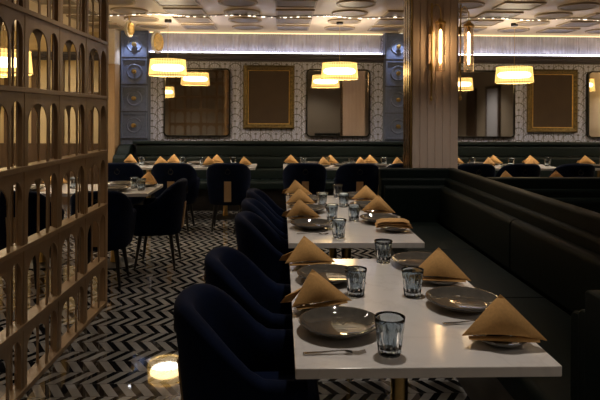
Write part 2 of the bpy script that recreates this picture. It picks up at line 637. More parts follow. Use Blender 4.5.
# ------------------------------------------------------------------ blue pilasters
def pilaster(x0, lab):
    wd = 0.44
    o = thing('panelled_pilaster', lab, 'pilaster', (x0+wd/2, 9.49, 0))
    box_obj('shaft', (-wd/2, wd/2, -0.09, 0.11, 0, CZ), M['blue'], o, 0.004)
    zs = [1.09, 1.525, 1.96, 2.395]
    for z in zs:
        box_obj('shadow_gap', (-wd/2+0.002, wd/2-0.002, -0.098, -0.09, z-0.008, z+0.002), M['cornice'], o)
        b = B()
        t = 0.425
        # raised square frame
        for (a, c, d, e) in ((-0.205, 0.205, z+0.005, z+0.03), (-0.205, 0.205, z+t-0.035, z+t-0.01), (-0.205, -0.18, z+0.03, z+t-0.035), (0.18, 0.205, z+0.03, z+t-0.035)):
            bx(b, a, c, -0.12, -0.09, d, e)
        cz = z+t/2
        rot = Matrix.Rotation(PI/2, 4, 'X')
        lathe(b, [(0.10, 0), (0.103, 0.012), (0.115, 0.016), (0.125, 0.01), (0.128, 0)], 32, (0, -0.09, cz), mat=rot)
        p = obj('drawer_panel', b, M['blue'], o, smooth=True)
        b = B()
        lathe(b, [(0, 0), (0.032, 0), (0.034, 0.008), (0.014, 0.015), (0.012, 0.03), (0.028, 0.045), (0.034, 0.06), (0.026, 0.075), (0, 0.08)], 20, (0, -0.09, cz), mat=rot)
        obj('knob', b, M['brass'], p, smooth=True)
    return o
pilaster(-2.59, 'slate blue panelled pilaster with brass knobs left of the left mirror')
pilaster(1.69, 'slate blue panelled pilaster with brass knobs beside the fluted pillar')

# little accent spot fixtures
for x, lab in ((-2.37, 'small spotlight on the ceiling over the left blue pilaster'), (1.91, 'small spotlight on the ceiling over the right blue pilaster')):
    o = thing('spotlight', lab, 'spotlight', (x, 9.2, CZ))
    b = B()
    lathe(b, [(0.012, 0), (0.035, 0), (0.035, -0.03), (0.03, -0.03), (0.012, -0.01), (0.012, 0)], 20)
    obj('housing', b, M['whitelac'], o, smooth=True)
    b = B()
    lathe(b, [(0, -0.021), (0.02, -0.021), (0.02, -0.012), (0, -0.012)], 16)
    obj('lens', b, emis('spot_lens', (0.9, 0.93, 1.0), 25), o)

# round ivory discs at the left pilaster
def wall_disc(loc, r, ry, lab, end):
    o = thing('ornamental_disc', lab, 'wall ornament', loc)
    rot = Matrix.Rotation(ry, 4, 'Z') @ Matrix.Rotation(PI/2, 4, 'Y')
    b = B()
    lathe(b, [(0, -0.02), (r*0.8, -0.03), (r, 0.0), (r*0.98, 0.015), (0, 0.03)], 40, mat=rot)
    obj('disc', b, M['whitelac'], o, smooth=True)
    b = B()
    lathe(b, [(0, 0.031), (r*0.62, 0.024), (r*0.7, 0.04), (r*0.78, 0.022), (r*0.74, 0.015)], 40, mat=rot)
    obj('gilt_ring', b, M['gold'], o, smooth=True)
    b = B()
    tube(b, [(0, 0.0, 0), tuple(e-l for e, l in zip(end, loc))], 0.012)
    obj('bracket', b, M['brass'], o)
    return o
wall_disc((-1.975, 9.25, 2.63), 0.185, math.radians(-18), 'round ivory disc jutting from the wall right of the left blue pilaster', (-1.975, 9.57, 2.63))
wall_disc((-2.09, 8.0, 2.655), 0.115, math.radians(-10), 'smaller ivory disc hung from the ceiling before the left blue pilaster', (-2.09, 8.0, CZ))

# ------------------------------------------------------------------ mirrors and framed panels
def mirror(x0, x1, lab):
    cx, z0, z1 = (x0+x1)/2, 1.12, 2.245
    o = thing('wall_mirror', lab, 'mirror', (cx, 9.6, z0), 0, 'mirrors on the patterned wall')
    hw, h = (x1-x0)/2, z1-z0
    def fr(out_off, in_off, y0, y1, m, name):
        b = B()
        A = rrect(-hw+out_off, hw-out_off, out_off, h-out_off, 0.07-out_off*0.5, 6)
        C = rrect(-hw+in_off, hw-in_off, in_off, h-in_off, 0.06-in_off*0.4, 6)
        n = len(A)
        va = [b.verts.new((x, y0, z)) for x, z in A]
        vb = [b.verts.new((x, y0, z)) for x, z in C]
        vc = [b.verts.new((x, y1, z)) for x, z in A]
        vd = [b.verts.new((x, y1, z)) for x, z in C]
        for k in range(n):
            j = (k+1) % n
            b.faces.new((va[k], va[j], vb[j], vb[k]))
            b.faces.new((va[k], va[j], vc[j], vc[k]))
            b.faces.new((vb[k], vb[j], vd[j], vd[k]))
            b.faces.new((vc[k], vc[j], vd[j], vd[k]))
        return obj(name, b, m, o)
    fr(0, 0.022, -0.065, 0, M['blackmetal'], 'frame')
    b = B()
    pts = rrect(-hw+0.02, hw-0.02, 0.02, h-0.02, 0.05, 6)
    va = [b.verts.new((x, -0.045, z)) for x, z in pts]
    vb = [b.verts.new((x, -0.01, z)) for x, z in pts]
    b.faces.new(va)
    b.faces.new(vb)
    for k in range(len(pts)):
        j = (k+1) % len(pts)
        b.faces.new((va[k], va[j], vb[j], vb[k]))
    obj('mirror_glass', b, M['mirror'], o)
mirror(-1.93, -0.84, 'dark framed mirror behind the leftmost pendant lamp')
mirror(0.41, 1.47, 'dark framed mirror behind the middle pendant lamp, left of the pillar')
mirror(2.81, 3.91, 'dark framed mirror just right of the fluted pillar')
mirror(5.15, 6.15, 'dark framed mirror cut off by the right edge of the photo')

def framed(x0, x1, z0, z1, lab):
    o = thing('framed_panel', lab, 'wall panel', ((x0+x1)/2, 9.6, z0), 0, 'gilt framed brown panels')
    hw, h = (x1-x0)/2, z1-z0
    def ring(name, o0, i0, depth_o, depth_i, m):
        b = B()
        loops = []
        for (off, y) in ((o0, 0), (o0, -depth_o*0.7), (o0+(i0-o0)*0.3, -depth_o), (i0-(i0-o0)*0.25, -depth_i*1.1), (i0, -depth_i), (i0, 0)):
            loops.append([b.verts.new((x, y, z)) for x, z in ((-hw+off, off), (hw-off, off), (hw-off, h-off), (-hw+off, h-off))])
        for A, C in zip(loops, loops[1:]+loops[:1]):
            for k in range(4):
                j = (k+1) % 4
                b.faces.new((A[k], A[j], C[j], C[k]))
        return obj(name, b, m, o)
    ring('outer_frame', 0, 0.078, 0.075, 0.05, M['olddgold'])
    ring('gilt_bead', 0.078, 0.092, 0.058, 0.045, M['gold'])
    box_obj('panel_field', (-hw+0.092, hw-0.092, -0.035, -0.005, 0.092, h-0.092), M['brownfield'], o)
framed(-0.63, 0.215, 1.25, 2.30, 'brown panel in a gilt frame between the left and middle mirrors')
framed(4.13, 4.98, 1.21, 2.27, 'brown panel in a gilt frame on the wall right of the pillar')

# ------------------------------------------------------------------ fluted pillar
o = thing('fluted_pillar', 'rose beige fluted square pillar with a brass edged left side', 'pillar', (1.60, 6.175, 0))
b = B()
x0, x1, y0, y1 = -0.24, 0.25, -0.175, 0.175
bx(b, x0, x1, y0+0.012, y1-0.012, 0, CZ)
nsl = 6
for k in range(nsl):
    a = x0+0.005+(x1-x0-0.01)*k/nsl
    c = x0+0.005+(x1-x0-0.01)*(k+1)/nsl
    for (ya, yb) in ((y0, y0+0.02), (y1-0.02, y1)):
        bx(b, a+0.006, c-0.006, ya, yb, 0.001, CZ-0.001)
obj('shaft', b, M['pillar'], o, bevel=0.004)
b = B()
bx(b, x0-0.012, x0, y0-0.003, y1, 0, CZ)
for k in range(3):
    bx(b, x0-0.02, x0-0.012, y0+0.03+k*0.11, y0+0.10+k*0.11, 0.01, CZ-0.01)
obj('brass_side', b, M['brasstrim'], o, bevel=0.003)
box_obj('brass_corner', (x0-0.012, x0+0.004, y0-0.010, y0-0.003, 0, CZ), M['brass'], o)
box_obj('right_side', (x1, x1+0.008, y0+0.02, y1-0.02, 0, CZ), M['pillar'], o)

def sconce(loc, rz, lab, off=0.09):
    """local: wall behind at +y 0, lamp hangs at y = -0.09"""
    o = thing('tube_sconce', lab, 'wall lamp', loc, rz, 'tube wall lamps on the fluted pillar')
    b = B()
    bx(b, -0.085, -0.065, -0.03, -0.018, -0.26, 0.72)
    bx(b, -0.095, -0.055, -0.018, 0, 0.02, 0.10)
    bx(b, -0.095, -0.055, -0.018, 0, 0.40, 0.48)
    lathe(b, [(0, 0), (0.014, 0.01), (0.018, 0.03), (0.008, 0.05), (0, 0.055)], 12, (-0.075, -0.024, -0.30))
    obj('rod', b, M['brass'], o, bevel=0.002)
    b = B()
    pts = [(-0.075, -0.024, 0.60)]
    for k in range(9):
        a = PI-PI*k/8
        pts.append((-0.0375+0.0375*math.cos(a), -0.024-(off-0.024)*k/8, 0.64+0.06*math.sin(a)))
    pts.append((0, -off, 0.50))
    tube(b, pts, 0.006)
    obj('gooseneck', b, M['brass'], o, smooth=True)
    b = B()
    lathe(b, [(0, 0.55), (0.02, 0.55), (0.03, 0.53), (0.055, 0.515), (0.055, 0.495), (0, 0.495)], 24, (0, -off, 0))
    obj('cap', b, M['brass'], o, smooth=True)
    b = B()
    lathe(b, [(0.052, 0.495), (0.052, 0.02), (0.048, 0.005), (0.0, 0.0), (0, 0.004), (0.046, 0.009), (0.049, 0.02), (0.049, 0.495), (0.052, 0.495)], 28, (0, -off, 0))
    obj('glass_tube', b, M['thinglass'], o, smooth=True)
    b = B()
    lathe(b, [(0, 0.09), (0.013, 0.10), (0.013, 0.42), (0, 0.44)], 14, (0, -off, 0))
    f = obj('filament_bulb', b, M['filament'], o, smooth=True)
    b = B()
    lathe(b, [(0, 0.44), (0.016, 0.44), (0.016, 0.495), (0, 0.495)], 14, (0, -off, 0))
    obj('socket', b, M['brass'], o, smooth=True)
    return o
sconce((1.635, 5.99, 1.94), 0, 'glowing glass tube wall lamp on the front of the fluted pillar')
sconce((1.865, 6.12, 1.95), PI/2, 'glowing glass tube wall lamp on the right side of the fluted pillar', 0.135)

# ------------------------------------------------------------------ pendant lamps
def pendant(loc, lab):
    x, y, z = loc
    o = thing('pendant_lamp', lab, 'pendant lamp', (x, y, z), 0, 'pleated amber pendant lamps')
    b = B()
    n = 160
    lathe(b, [(0.262, -0.11), (0.242, 0.11)], n, flute=0.018, nf=40)
    obj('lamp_shade', b, M['shade'], o, smooth='all')
    for (zz, r, nm_) in ((-0.114, 0.264, 'lower_ring'), (0.110, 0.244, 'upper_ring')):
        b = B()
        lathe(b, [(r-0.008, 0), (r+0.006, 0), (r+0.006, 0.008), (r-0.008, 0.008), (r-0.008, 0)], 48, (0, 0, zz))
        obj(nm_, b, M['gold'], o, smooth=True)
    b = B()
    lathe(b, [(0, -0.035), (0.20, -0.035), (0.225, -0.015), (0.225, 0.015), (0.20, 0.035), (0, 0.035)], 32)
    obj('inner_diffuser', b, M['bulb'], o, smooth=True)
    b = B()
    tube(b, [(0, 0, 0.035), (0, 0, CZ-0.03-z)], 0.003, 8)
    obj('cord', b, M['brass'], o)
    b = B()
    lathe(b, [(0, CZ-z), (0.05, CZ-z), (0.05, CZ-z-0.04), (0.045, CZ-z-0.045), (0, CZ-z-0.045)], 24)
    obj('canopy', b, M['blackmetal'], o, smooth=True)
    return o
PEND = [((-1.61, 8.25, 2.145), 'amber pleated drum pendant hanging before the left mirror'),
        ((0.83, 8.25, 2.115), 'amber pleated drum pendant hanging before the middle mirror'),
        ((3.365, 8.25, 2.08), 'amber pleated drum pendant hanging just right of the fluted pillar'),
        ((5.70, 8.25, 2.08), 'amber pleated drum pendant hanging beyond the right edge'),
        ((-4.05, 8.25, 2.12), 'amber pleated drum pendant far behind the lattice screen'),
        ((-2.72, 5.75, 1.99), 'amber pleated drum pendant over the table behind the lattice screen')]
for p, lab in PEND:
    pendant(p, lab)

# ------------------------------------------------------------------ lattice screens
CELLH = 0.42
BAY = 0.485
def arch_pts(a, b_, zs, zt, n=10):
    out = []
    for k in range(n+1):
        t = PI-PI*k/n
        out.append(((a+b_)/2+(b_-a)/2*math.cos(t), zs+(zt-zs)*math.sin(t)))
    return out
def cell_mesh(openings, w_, h, th):
    """sheet in local y (along) / z, thickness in x"""
    b = B()
    def quad(p):
        b.faces.new([b.verts.new((0, y, z)) for y, z in p])
    edges = [0]
    for (a, c, zs, zt) in openings:
        pts = arch_pts(a, c, zs, zt)
        # solid strip before
        quad([(edges[-1], 0), (a, 0), (a, zs), (edges[-1], zs)])
        quad([(edges[-1], zs), (a, zs), (a, h), (edges[-1], h)])
        for p, q_ in zip(pts, pts[1:]):
            quad([p, q_, (q_[0], h), (p[0], h)])
        edges.append(c)
    zs = openings[-1][2]
    quad([(edges[-1], 0), (w_, 0), (w_, zs), (edges[-1], zs)])
    quad([(edges[-1], zs), (w_, zs), (w_, h), (edges[-1], h)])
    bmesh.ops.remove_doubles(b, verts=b.verts[:], dist=1e-5)
    r = bmesh.ops.extrude_face_region(b, geom=b.faces[:])
    vs = [v for v in r['geom'] if isinstance(v, bmesh.types.BMVert)]
    bmesh.ops.translate(b, vec=(th, 0, 0), verts=vs)
    return b
def lattice(loc, rz, nb, lab, levels=7):
    """local: runs along +y from 0, front face at x=0, depth to x=-0.12"""
    o = thing('lattice_screen', lab, 'room divider', loc, rz)
    L = nb*BAY+0.035
    zb = [0.0]+[0.36+CELLH*k for k in range(levels)]
    pm = None
    for k in range(nb+1):
        last = (k == nb)
        b = B()
        bx(b, -0.036 if not last else -0.05, 0.0, k*BAY, k*BAY+0.035, 0, CZ)
        obj('post', b, M['tanwood'] if last else M['screen'], o, bevel=0.003)
    for z in zb[0:]:
        if z > CZ-0.03: continue
        zz0, zz1 = (0, 0.03) if z == 0 else (z-0.014, z+0.014)
        box_obj('rail', (-0.072, 0.010, -0.01, L-0.036, zz0, zz1), M['screen'], o, 0.003)
    wc = BAY-0.035
    h = CELLH-0.028
    front = back = None
    for li in range(len(zb)):
        z0 = zb[li]+(0.03 if li == 0 else 0.014)
        z1 = (zb[li+1]-0.014) if li+1 < len(zb) else CZ
        sc = (z1-z0)/h
        for k in range(nb):
            if front is None:
                ops = [(0.02, 0.275, h*0.60, h*0.86), (0.30, 0.43, h*0.68, h*0.88)]
                front = obj('arched_panel', cell_mesh(ops, wc, h, 0.007), M['screen'], o)
                f = front
                ops = [(0.02, 0.275, h*0.60, h*0.86), (0.30, 0.43, h*0.68, h*0.88)]
                back = obj('back_arched_panel', cell_mesh(ops, wc, h, 0.006), M['screen'], f)
                back.location = (-0.052, 0, 0)
                bb = back
            else:
                f = front.copy()
                COL.objects.link(f)
                f.parent = o
                bb = back.copy()
                COL.objects.link(bb)
                bb.parent = f
            f.location = (-0.010, k*BAY+0.035, z0)
            f.scale = (1, 1, sc)
    return o
lattice((-1.365, 4.58-7*BAY-0.0, 0), 0, 7, 'tall bronzed wooden lattice screen of arched openings along the aisle')
lattice((-1.50, 1.15, 0), PI/2, 4, 'bronzed lattice screen running crosswise at the rear left')

# ------------------------------------------------------------------ banquettes
def rounded_prof(u0, u1, z0, z1, r, side='both', n=4):
    """closed profile with rounded top corners"""
    pts = [(u0, z0), (u1, z0)]
    for k in range(n+1):
        a = PI/2*k/n
        pts.append((u1-r+r*math.cos(a), z1-r+r*math.sin(a)))
    for k in range(n+1):
        a = PI/2+PI/2*k/n
        pts.append((u0+r+r*math.cos(a), z1-r+r*math.sin(a)))
    return pts
def bench_part(name, parent, axis, u0, u1, z0, z1, r, a0, a1, m):
    b = B()
    if axis == 'x':
        sweep_profile(b, rounded_prof(u0, u1, z0, z1, r), 'x', a0, a1)
    else:
        sweep_profile(b, rounded_prof(u0, u1, z0, z1, r), 'y', a0, a1)
    return obj(name, b, m, parent, smooth=True, bevel=0.006)
G = M['greenvelvet']
o = thing('booth_bench', 'dark green upholstered booth bench wrapping the right side of the long tables', 'booth', (1.5, 3.8, 0))
def P(name, axis, u0, u1, z0, z1, r, a0, a1, m=G):
    q = bench_part(name, o, axis, u0, u1, z0, z1, r, a0, a1, m)
    q.location = (-o.location[0], -o.location[1], 0)
    return q
P('seat_base', 'y', 1.00, 1.70, 0.0, 0.33, 0.01, 1.97, 5.68, M['blackwood'])
for (a, c) in ((2.06, 3.25), (3.255, 4.42), (4.425, 5.55)):
    P('seat_cushion', 'y', 0.96, 1.535, 0.33, 0.46, 0.04, a, c)
P('back_cap', 'y', 1.70, 1.80, 0.0, 0.953, 0.02, 1.87, 5.90)
P('back_roll', 'y', 1.635, 1.70, 0.335, 0.865, 0.028, 1.93, 5.73)
for (a, c) in ((2.06, 3.83), (3.84, 5.55)):
    P('back_cushion', 'y', 1.54, 1.635, 0.46, 0.80, 0.04, a, c)
# far cross back (faces the camera)
P('end_cap', 'x', 5.79, 5.90, 0.0, 0.953, 0.02, 1.0, 1.70)
P('end_roll', 'x', 5.73, 5.79, 0.1, 0.865, 0.028, 1.0, 1.70)
P('end_cushion', 'x', 5.64, 5.73, 0.1, 0.80, 0.04, 1.02, 1.63)
# near cross back (turns its back to the camera)
P('end_cap', 'x', 1.76, 1.87, 0.0, 0.93, 0.02, 1.000, 1.80)
P('end_roll', 'x', 1.87, 1.93, 0.1, 0.85, 0.028, 1.01, 1.70)
P('end_cushion', 'x', 1.93, 2.04, 0.1, 0.81, 0.04, 1.04, 1.63)

o = thing('booth_bench', 'dark green booth bench with a long straight back in the section right of the partition', 'booth', (3.9, 4.9, 0))
P('back_cap', 'x', 4.94, 5.06, 0.0, 0.953, 0.02, 1.81, 5.9)
P('back_roll', 'x', 4.88, 4.94, 0.33, 0.865, 0.028, 1.81, 5.9)
P('back_cushion', 'x', 4.78, 4.88, 0.46, 0.80, 0.04, 1.82, 3.8)
P('back_cushion', 'x', 4.78, 4.88, 0.46, 0.80, 0.04, 3.81, 5.9)
P('seat_base', 'x', 4.28, 4.88, 0.0, 0.33, 0.01, 1.81, 5.9, M['blackwood'])
P('seat_cushion', 'x', 4.24, 4.78, 0.33, 0.46, 0.04, 1.82, 3.8)
P('seat_cushion', 'x', 4.24, 4.78, 0.33, 0.46, 0.04, 3.81, 5.9)

# wall bench
G2 = M['greenleather']
o = thing('wall_bench', 'long green channelled bench running under the patterned wall', 'bench', (1.8, 9.2, 0))
def P2(name, *a, m=G2):
    q = bench_part(name, o, *a, m)
    q.location = (-1.8, -9.2, 0)
    return q
P2('seat_base', 'x', 8.95, 9.38, 0.0, 0.34, 0.01, -2.30, 6.1, m=M['blackwood'])
xs = [-2.29, -0.9, 0.5, 1.9, 3.3, 4.7, 6.09]
for a, c in zip(xs, xs[1:]):
    P2('seat_cushion', 'x', 8.90, 9.20, 0.34, 0.46, 0.04, a+0.003, c-0.003)
for k, (z0, z1) in enumerate(((0.46, 0.64), (0.645, 0.825), (0.83, 1.01))):
    P2('back_channel', 'x', 9.22+0.015*k, 9.36, z0, z1, 0.05, -2.29, 6.09)
P2('back_cap', 'x', 9.23, 9.38, 1.012, 1.062, 0.02, -2.35, 6.1)
b = B()
prof = [(8.80, 0), (9.38, 0), (9.38, 1.00), (9.20, 1.00), (9.14, 0.975), (9.10, 0.92), (9.04, 0.88), (8.92, 0.86), (8.86, 0.82), (8.84, 0.74), (8.80, 0.66)]
sweep_profile(b, prof, 'y', 0, 1) if False else None
A = [b.verts.new((-2.56, u, z)) for u, z in prof]
C = [b.verts.new((-2.36, u, z)) for u, z in prof]
for k in range(len(prof)):
    j = (k+1) % len(prof)
    b.faces.new((A[k], A[j], C[j], C[k]))
b.faces.new(A[::-1]); b.faces.new(C)
q = obj('stepped_arm', b, G2, o, bevel=0.02, seg=3)
q.location = (-1.8, -9.2, 0)

# ------------------------------------------------------------------ tables
def table(x0, x1, y0, y1, lab, peds, group='white topped dining tables'):
    cx, cy = (x0+x1)/2, (y0+y1)/2
    o = thing('dining_table', lab, 'table', (cx, cy, 0), 0, group)
    b = B()
    slab(b, rrect(x0-cx, x1-cx, y0-cy, y1-cy, 0.006, 3), 0.718, 0.75)
    obj('tabletop', b, M['quartz'], o, bevel=0.003)
    for (px, py) in peds:
        b = B()
        lathe(b, [(0, 0), (0.21, 0), (0.21, 0.012), (0.05, 0.03), (0.0, 0.03)], 32, (px-cx, py-cy, 0))
        obj('pedestal_base', b, M['blackmetal'], o, smooth=True)
        b = B()
        lathe(b, [(0, 0.03), (0.04, 0.03), (0.032, 0.08), (0.032, 0.68), (0.06, 0.70), (0.06, 0.716), (0, 0.716)], 24, (px-cx, py-cy, 0))
        obj('pedestal_column', b, M['brass'], o, smooth=True)
    return o
table(0.045, 0.845, 1.70, 2.99, 'nearest white quartz dining table, fork and tumbler at its near edge', [(0.44, 2.12)])
table(0.045, 0.845, 3.36, 5.31, 'longer white dining table behind the nearest one, three settings per side', [(0.44, 3.85), (0.44, 4.85)])
table(-2.75, -1.245, 5.45, 6.16, 'white dining table partly behind the lattice screen', [(-2.35, 5.8), (-1.65, 5.8)])
table(-2.30, -0.36, 8.05, 8.70, 'white dining table along the wall bench below the left mirror', [(-1.9, 8.38), (-0.8, 8.38)])
table(0.03, 1.81, 8.05, 8.70, 'white dining table along the wall bench below the middle mirror', [(0.4, 8.38), (1.4, 8.38)])
table(2.17, 3.98, 8.05, 8.70, 'white dining table along the wall bench right of the pillar', [(2.5, 8.38), (3.6, 8.38)])
table(4.32, 5.9, 8.05, 8.70, 'white dining table along the wall bench at the right edge', [(4.7, 8.38), (5.5, 8.38)])
table(2.1, 3.5, 5.75, 6.5, 'white dining table hidden behind the right booth back, napkins peeking over', [(2.4, 6.1), (3.2, 6.1)])

# ------------------------------------------------------------------ chairs
def tub_chair(lab):
    o = thing('tub_chair', lab, 'chair', (0, 0, 0), 0, 'navy velvet tub chairs')
    # plan path from right arm front, round the back, to left arm front
    R = 0.20
    path = []
    for k in range(5):
        path.append((R, 0.19-0.19*k/4))
    for k in range(1, 24):
        a = PI*k/24
        ca, sa = math.cos(a), math.sin(a)
        e = 0.86
        path.append((R*math.copysign(abs(ca)**e, ca), -R*abs(sa)**e))
    for k in range(5):
        path.append((-R, 0.19*k/4))
    n = len(path)
    b = B()
    rings = []
    for i, (px, py) in enumerate(path):
        p0 = Vector(path[max(i-1, 0)]); p1 = Vector(path[min(i+1, n-1)])
        d = (p1-p0).normalized()
        nr = Vector((d.y, -d.x))
        if nr.dot(Vector((px, py-0.0))) < 0: nr = -nr
        t = max(0, min(1, (0.07-py)/0.27))
        t = t*t*(3-2*t)
        top = 0.625+0.22*t
        th = 0.036
        sec = []
        def q(off, z):
            fl = 0.05*max(0, (z-0.40))/0.45
            c = Vector((px, py))+nr*(off+fl)
            sec.append((c.x, c.y, z))
        q(-th*0.6, 0.38); q(-th*0.8, 0.5)
        q(-th, top-0.10); q(-th, top-0.035)
        for k in range(1, 6):
            a = PI-PI*k/6
            q(th*math.cos(a), top-0.035+0.035*math.sin(a))
        q(th, top-0.035); q(th, top-0.12); q(th, 0.50); q(th*0.9, 0.38); q(th*0.5, 0.325); q(-th*0.6, 0.325)
        rings.append([b.verts.new(v) for v in sec])
    m_ = len(rings[0])
    for A, C in zip(rings, rings[1:]):
        for k in range(m_):
            j = (k+1) % m_
            b.faces.new((A[k], A[j], C[j], C[k]))
    b.faces.new(rings[0]); b.faces.new(rings[-1][::-1])
    obj('backrest', b, M['bluevelvet'], o, smooth='all', bevel=0)
    # seat
    b = B()
    outl = [(x*0.88, y*0.88) for x, y in path]+[(-0.14, 0.245), (0.14, 0.245)]
    slab(b, outl, 0.40, 0.485)
    obj('seat', b, M['bluevelvet'], o, smooth=True, bevel=0.02, seg=3)
    b = B()
    outl = [(x*0.95, y*0.95) for x, y in path]+[(-0.155, 0.22), (0.155, 0.22)]
    slab(b, [(x*0.93, y*0.93) for x, y in outl], 0.315, 0.40)
    obj('seat_frame', b, M['blackwood'], o, bevel=0.004)
    for (sx, sy) in ((1, 1), (-1, 1), (1, -1), (-1, -1)):
        b = B()
        tube(b, [(sx*0.14, sy*0.14, 0.352), (sx*0.185, sy*0.19, 0.0)], 0.022, 10, 0.011)
        obj('leg', b, M['blackwood'], o, smooth=True)
    # timber strip and ring on the back
    def yb(z):
        return -(R+0.036+0.05*(z-0.40)/0.45)
    b = B()
    vs = bx(b, -0.04, 0.04, -0.006, 0.006, 0.37, 0.62)
    for v in vs:
        v.co.y += yb(v.co.z)-0.002
    obj('back_strip', b, M['tanwood'], o)
    b = B()
    pts = [(0.028*math.cos(2*PI*k/16), yb(0.735)-0.006, 0.735+0.028*math.sin(2*PI*k/16)) for k in range(17)]
    tube(b, pts, 0.004, 6)
    lathe(b, [(0, 0), (0.012, 0), (0.01, 0.012), (0, 0.014)], 12, (0, yb(0.765)+0.001, 0.765), mat=Matrix.Rotation(PI/2, 4, 'X'))
    obj('ring_pull', b, M['blackmetal'], o, smooth=True)
    return o
chair0 = tub_chair('nearest navy tub chair, left of the front table')
chair0.location = (-0.10, 2.12, 0)
chair0.rotation_euler = (0, 0, -PI/2)
for (x, y, rz, lab) in [
    (-0.075, 2.75, -92, 'second navy tub chair from the front, left of the nearest table'),
    (-0.02, 3.80, -91, 'navy tub chair at the near end of the longer table'),
    (-0.02, 4.42, -88, 'navy tub chair at the middle of the longer table'),
    (-0.02, 5.02, -90, 'navy tub chair at the far end of the longer table'),
    (-2.06, 7.58, 3, 'navy tub chair pulled to the rear table, seen just above the left side table'),
    (-1.37, 7.58, -2, 'navy tub chair with a timber strip, at the rear table under the left mirror'),
    (-0.68, 7.58, 2, 'navy tub chair with a timber strip, at the right end of the left rear table'),
    (0.31, 7.60, 0, 'navy tub chair behind the long table, under the gilt frame'),
    (1.00, 7.58, 0, 'navy tub chair under the middle mirror, right behind the long table'),
    (1.62, 7.60, 0, 'navy tub chair partly hidden behind the fluted pillar'),
    (2.52, 7.58, 0, 'navy tub chair just right of the pillar at the rear'),
    (3.12, 7.58, 0, 'navy tub chair at the rear below the mirror right of the pillar'),
    (3.84, 7.58, 0, 'navy tub chair at the rear below the right gilt frame'),
    (-1.57, 5.17, 4, 'navy tub chair at the near side of the left table, next to the screen end'),
    (-2.25, 5.19, -3, 'navy tub chair at the left table seen only through the lattice'),
    (-1.215, 5.80, 91, 'navy tub chair tucked under the right end of the left table')]:
    c = dup(chair0, (x, y, 0), math.radians(rz), lab)
    if y > 7:
        c.scale = (1.10, 1.08, 1.04)

# ------------------------------------------------------------------ tableware
T = 0.75
def plate_mesh(r):
    b = B()
    lathe(b, [(0, 0.004), (r*0.48, 0.004), (r*0.50, 0.0), (r*0.55, 0.0), (r*0.60, 0.006), (r*0.80, 0.016), (r*0.96, 0.031), (r, 0.0375), (r*0.99, 0.0395), (r*0.95, 0.037), (r*0.86, 0.025), (r*0.74, 0.0165), (r*0.6, 0.0125), (0, 0.0105)], 56)
    return b
big = obj('dinner_plate', plate_mesh(0.142), M['plate'], smooth='all')
sb = plate_mesh(0.093)
for v in sb.verts:
    v.co.z *= 0.72
small = obj('side_plate', sb, M['plate'], smooth='all')

def glass_mesh():
    b = B()
    H_ = 0.112
    pr = [(0, 0), (0.033, 0), (0.036, 0.004), (0.038, 0.03), (0.046, H_), (0.0445, H_+0.001), (0.0435, H_-0.001), (0.035, 0.032), (0.031, 0.018), (0, 0.014)]
    n = 72
    rings = []
    for i, (r, z) in enumerate(pr):
        if r < 1e-5:
            rings.append([b.verts.new((0, 0, z))])
            continue
        ring = []
        for k in range(n):
            a = 2*PI*k/n
            f = 1
            if 2 <= i <= 3:
                f = 1+0.022*math.cos(12*a+z*25)
            ring.append(b.verts.new((r*f*math.cos(a), r*f*math.sin(a), z)))
        rings.append(ring)
    for A, C in zip(rings, rings[1:]):
        for k in range(n):
            j = (k+1) % n
            if len(A) == 1: b.faces.new((A[0], C[k], C[j]))
            elif len(C) == 1: b.faces.new((A[k], C[0], A[j]))
            else: b.faces.new((A[k], C[k], C[j], A[j]))
    return b
def glass_mesh2():
    """ribbed tumbler with several height rings so the ribs run up the side"""
    b = B()
    H_ = 0.112
    outer = [(0.0, 0), (0.032, 0)]
    for k in range(9):
        t = k/8
        outer.append((0.0355+0.0105*t, 0.004+(H_-0.004)*t))
    inner = [(0.0438, H_-0.0005)]
    for k in range(5):
        t = 1-k/4
        inner.append((0.0325+0.0105*t, 0.020+(H_-0.024)*t))
    inner.append((0, 0.015))
    n = 84
    rings = []
    for (r, z) in outer+inner:
        if r < 1e-5:
            rings.append([b.verts.new((0, 0, z))])
            continue
        isout = (r, z) in outer
        amp = 0.13*max(0, min(1, (0.095-z)/0.03)) if isout and z > 0.002 else 0
        rings.append([b.verts.new((r*(1-amp*abs(math.sin(5*a+z*8)))*math.cos(a), r*(1-amp*abs(math.sin(5*a+z*8)))*math.sin(a), z)) for a in [2*PI*k/n for k in range(n)]])
    for A, C in zip(rings, rings[1:]):
        for k in range(n):
            j = (k+1) % n
            if len(A) == 1: b.faces.new((A[0], C[k], C[j]))
            elif len(C) == 1: b.faces.new((A[k], C[0], A[j]))
            else: b.faces.new((A[k], C[k], C[j], A[j]))
    return b
tum = obj('tumbler', glass_mesh2(), M['glass'], smooth='all')

